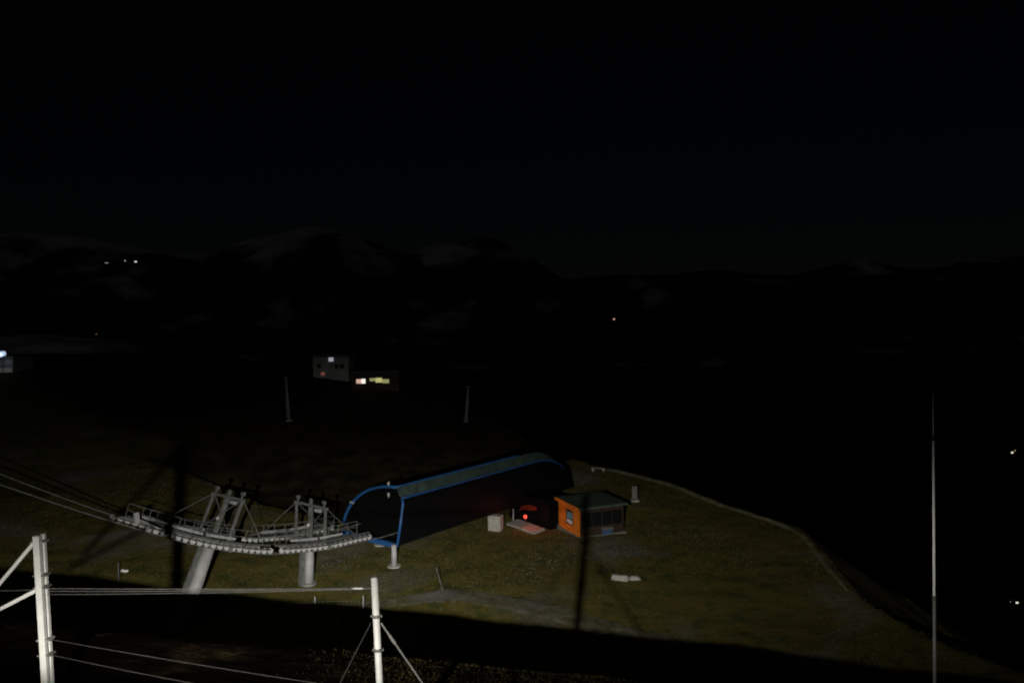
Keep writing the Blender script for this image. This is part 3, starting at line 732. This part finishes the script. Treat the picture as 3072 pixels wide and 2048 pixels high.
GW = glow('white_lamp', (.85, .9, 1), .3); GR = glow('red_lamp', (1, .3, .25), .10)
GP = glow('pinkish_window', (1, .62, .5), .55); GP2 = glow('bright_doorway', (1, .92, .85), .95); GY = glow('yellow_window', (1, .95, .35), .42); GY2 = glow('dim_yellow_window', (.95, .95, .4), .22)
GB = glow('blue_white_lamp', (.6, .72, 1), .75)
house(940, 1046, 1071, 1127, 205, 'square pale house on the hill with small white lamp at the eaves', mat('faint_render', (.24, .24, .235), .9, 0, .3, .5),
      [(986, 1072, 1000, 1084, GW, 'eaves_lamp'), (963, 1116, 974, 1126, GR, 'red_lamp'), (952, 1092, 962, 1104, M['dark'], 'window'), (1020, 1092, 1032, 1104, M['dark'], 'window'), (1004, 1092, 1014, 1104, M['dark'], 'window')], depth=8)
house(1052, 1196, 1118, 1158, 202, 'low dark shed with bright doorway and long yellow lit window', M['darkwood'],
      [(1069, 1137, 1083, 1150, GP, 'lit_door'), (1084, 1136, 1096, 1150, GP2, 'lit_door'), (1109, 1134, 1126, 1143, GY2, 'lit_window_or_wall'), (1127, 1133, 1146, 1147, GY, 'lit_window_or_wall'), (1147, 1137, 1167, 1149, GY2, 'lit_window_or_wall')], cat='shed', depth=5, roof_h=.3, name='garage_shed')
house(-180, 40, 1078, 1122, 190, 'long lodge at the hill edge with a bluish white lamp on it', mat('lodge_render', (.35, .35, .34), .9, 0, .2, .5),
      [(-30, 1104, 36, 1117, glow('pale_lit_strip', (.8, .85, .7), .02), 'lit_window_or_wall'), (-100, 1090, -84, 1104, M['dark'], 'window'), (-60, 1090, -44, 1104, M['dark'], 'window')], depth=8, name='lodge')  # pale strip is light on the wall, put in as a glowing panel
p = on_y(6, 1064, 188.8); e = empty('yard_lamp', hill(6, 1120, 188.8), 'glowing blue white floodlamp on a pole beside the lodge', 'lamp')
mb = MB(); mb.tube((p.x, p.y, hz(p.x, p.y) - .3), (p.x, p.y, p.z), .09); mb.build('pole', M['galv2'], e)
mb = MB(); mb.tube(p + Vector((-.75, -.2, .1)), p + Vector((.75, -.2, .35)), .75, .5, n=14); mb.build('lamp_head', GB, e, True)
yl = bpy.data.lights.new('yard_light', 'POINT'); yl.energy = 25; yl.color = (.7, .8, 1); yl.shadow_soft_size = .4
ylo = bpy.data.objects.new('yard_light', yl); COL.objects.link(ylo); ylo.location = p + Vector((.4, -1.2, .0))
# line towers / poles on the hill
for (xt, yt, xb, yb, Y, lab) in ((857, 1128, 864, 1224, 158, 'grey line pole on the hill before the square house'), (1405, 1158, 1399, 1250, 166, 'dim line pole at the right end of the hill')):
    t = on_y(xt, yt, Y); b = on_y(xb, yb, Y); g = hz(b.x, b.y); d = (b - t).normalized()
    base = t + d * ((min(g, b.z) - .3 - t.z) / d.z)
    e = empty('line_pole', (base.x, base.y, g), lab, 'pole')
    mb = MB(); mb.tube(base, t, .38, .26, n=14); mb.build('shaft', M['galv2'], e, True)
    mb = MB(); mb.bar(t + Vector((-.5, 0, -.2)), t + Vector((.5, 0, -.2)), .16, .2); mb.build('crossarm', M['clamp'], e)
    mb = MB(); mb.tube(base - d * -.2, base - d * .35, .8, n=12); mb.build('footing', M['grate'], e)

# ------------------------------------------------------------------ distant lit huts on the far slopes
def far_hut(px, py, Y, wpx, hpx, col, st_, label):
    p = on_y(px, py, Y); s = Y / F; e = empty('distant_hut', (p.x, Y, p.z - 6), label, 'hut')
    wd = max(6, wpx * s / 2 + 3)
    mb = MB(); mb.box((p.x, Y + 5, p.z - 2), (wd, 4.5, 5)); mb.build('wall', M['darkwood'], e)
    mb = MB(); mb.add([(p.x - wd - .5, Y, p.z + 3), (p.x + wd + .5, Y, p.z + 3), (p.x + wd + .5, Y + 10, p.z + 3), (p.x - wd - .5, Y + 10, p.z + 3), (p.x - wd - .5, Y + 5, p.z + 6), (p.x + wd + .5, Y + 5, p.z + 6)], [(0, 1, 5, 4), (2, 3, 4, 5), (0, 4, 3), (1, 2, 5), (0, 3, 2, 1)]); mb.build('roof', M['darkwood'], e)
    mb = MB(); mb.box((p.x, Y + .45, p.z), (wpx * s / 2, .1, hpx * s / 2)); mb.build('lit_window_or_wall', glow('hut_light', col, st_), e)
    return e
def slope_y(px, py):
    # first hit of the pixel ray with mountains or valley floor
    d = ray(px, py)
    for Y in range(3400, 11000, 25):
        q = CAM + d * (Y / d.y)
        if q.z < max(float(mountains(np.array([q.x]), np.array([q.y]))[0]), -420) + 2: return Y - 14
    return 6500
for px, py, wpx, hpx, col, s_, lab in (
        (319, 790, 10, 3.4, (1, 1, .95), .75, 'distant mountainside hut with a wide white light'),
        (375, 782, 3.4, 3.4, (1, 1, 1), .45, 'distant mountainside hut showing one faint white speck of light'),
        (407, 785, 7, 3.6, (1, .95, .85), .9, 'distant mountainside hut with a bright warm white light'),
        (1842, 957, 4.5, 4, (1, .55, .45), .9, 'lone distant hut with a reddish light on the dark slope'),
        (289, 1002, 4, 4, (1, .5, .15), .12, 'distant hut with a very faint orange light above the snow strip')):
    far_hut(px, py, slope_y(px, py), wpx, hpx, col, s_, lab)
def floor_y(px, py): d = ray(px, py); return (-395 - CAM.z) / d.z * d.y
for px, py, wpx, hpx, col, s_, lab in (
        (3037, 1357, 7, 5, (1, .95, .7), .9, 'valley house with a bright yellowish light'),
        (3045, 1351, 4.5, 3, (1, .75, .3), .35, 'valley house with a dim orange light beside the yellowish one'),
        (3035, 1804, 9, 4, (.9, .9, .8), .12, 'nearer valley house with a dim grey light'),
        (3052, 1807, 8, 5, (1, .97, .85), .9, 'nearer valley house with a bright white light')):
    Y = floor_y(px, py); far_hut(px, py, Y, wpx, hpx, col, s_, lab)

# ------------------------------------------------------------------ unseen slab below the camera, added to keep the floodlight off the knoll
TA = math.atan(-.30); tx_ = Vector((math.cos(TA), math.sin(TA), 0)); ty_ = Vector((-math.sin(TA), math.cos(TA), 0))
tp0 = Vector((-3.9, 4.03, 0))
te = empty('light_blocker', (tp0.x, tp0.y - 4, 20), None, None); te['kind'] = 'structure'
mb = MB(); mb.box(tp0 - ty_ * 6 + tx_ * 1.5 + Z * 22.43, (13, 6, .12), (tx_, ty_, Z)); mb.build('slab', M['conc'], te)
mb = MB(); mb.box(tp0 - ty_ * 6.2 + tx_ * 1.5 + Z * 20.6, (12.6, 5.6, 1.7), (tx_, ty_, Z)); mb.build('blocker_body', M['conc'], te)

# ------------------------------------------------------------------ floodlamp by the camera building (lights the plateau)
dirv = (LAMP_AIM - LAMP).normalized(); g = 22.55
fx = dirv.cross(Z).normalized(); fz = fx.cross(dirv)
e = empty('flood_lamp', (LAMP.x, LAMP.y - .4, g), 'box floodlamp on a steel pole aimed down at the lift station', 'lamp')
mb = MB(); mb.tube((LAMP.x, LAMP.y - .45, g), (LAMP.x, LAMP.y - .45, LAMP.z - .05), .06); mb.build('pole', M['clamp'], e)
mb = MB(); mb.box(LAMP - dirv * .22, (.28, .12, .2), (fx, dirv, fz)); mb.build('lamp_housing', M['clamp'], e, bevel=.02)
mb = MB(); mb.box(LAMP - dirv * .09, (.24, .006, .16), (fx, dirv, fz)); mb.build('lens', glow('flood_glass', (1, .97, .9), 1.0), e)
sl = bpy.data.lights.new('flood_light', 'SPOT'); sl.energy = LAMP_W; sl.color = (1, .96, .88); sl.spot_size = R(150); sl.spot_blend = .3; sl.shadow_soft_size = .06
slo = bpy.data.objects.new('flood_light', sl); COL.objects.link(slo); slo.location = LAMP; slo.rotation_euler = (-dirv).to_track_quat('Z', 'Y').to_euler()
sl.use_nodes = True; ln = sl.node_tree
em = ln.nodes.get('Emission'); fo = ln.nodes.new('ShaderNodeLightFalloff'); fo.inputs['Strength'].default_value = 1.0
# beam profile of the reflector: wide tails sideways, tight up and down; gentle fall-off with distance
def mth(op, a, b=None):
    q = ln.nodes.new('ShaderNodeMath'); q.operation = op
    for k, v in ((0, a), (1, b)):
        if v is None: continue
        if isinstance(v, (int, float)): q.inputs[k].default_value = v
        else: ln.links.new(v, q.inputs[k])
    return q.outputs[0]
tcn = ln.nodes.new('ShaderNodeTexCoord'); spx = ln.nodes.new('ShaderNodeSeparateXYZ'); ln.links.new(tcn.outputs['Normal'], spx.inputs[0])
zz = mth('ABSOLUTE', spx.outputs['Z'])
tx = mth('DIVIDE', mth('DIVIDE', spx.outputs['X'], zz), .30); ty = mth('DIVIDE', mth('DIVIDE', spx.outputs['Y'], zz), .155)
hor = mth('ADD', mth('DIVIDE', 1.0, mth('ADD', 1.0, mth('MULTIPLY', tx, tx))), .06)
ver = mth('POWER', 2.71828, mth('MULTIPLY', mth('MULTIPLY', ty, ty), -1.0))
fall = mth('MULTIPLY', mth('POWER', fo.outputs['Linear'], 1.2), .45)
ln.links.new(mth('MULTIPLY', mth('MULTIPLY', hor, ver), fall), em.inputs['Strength'])
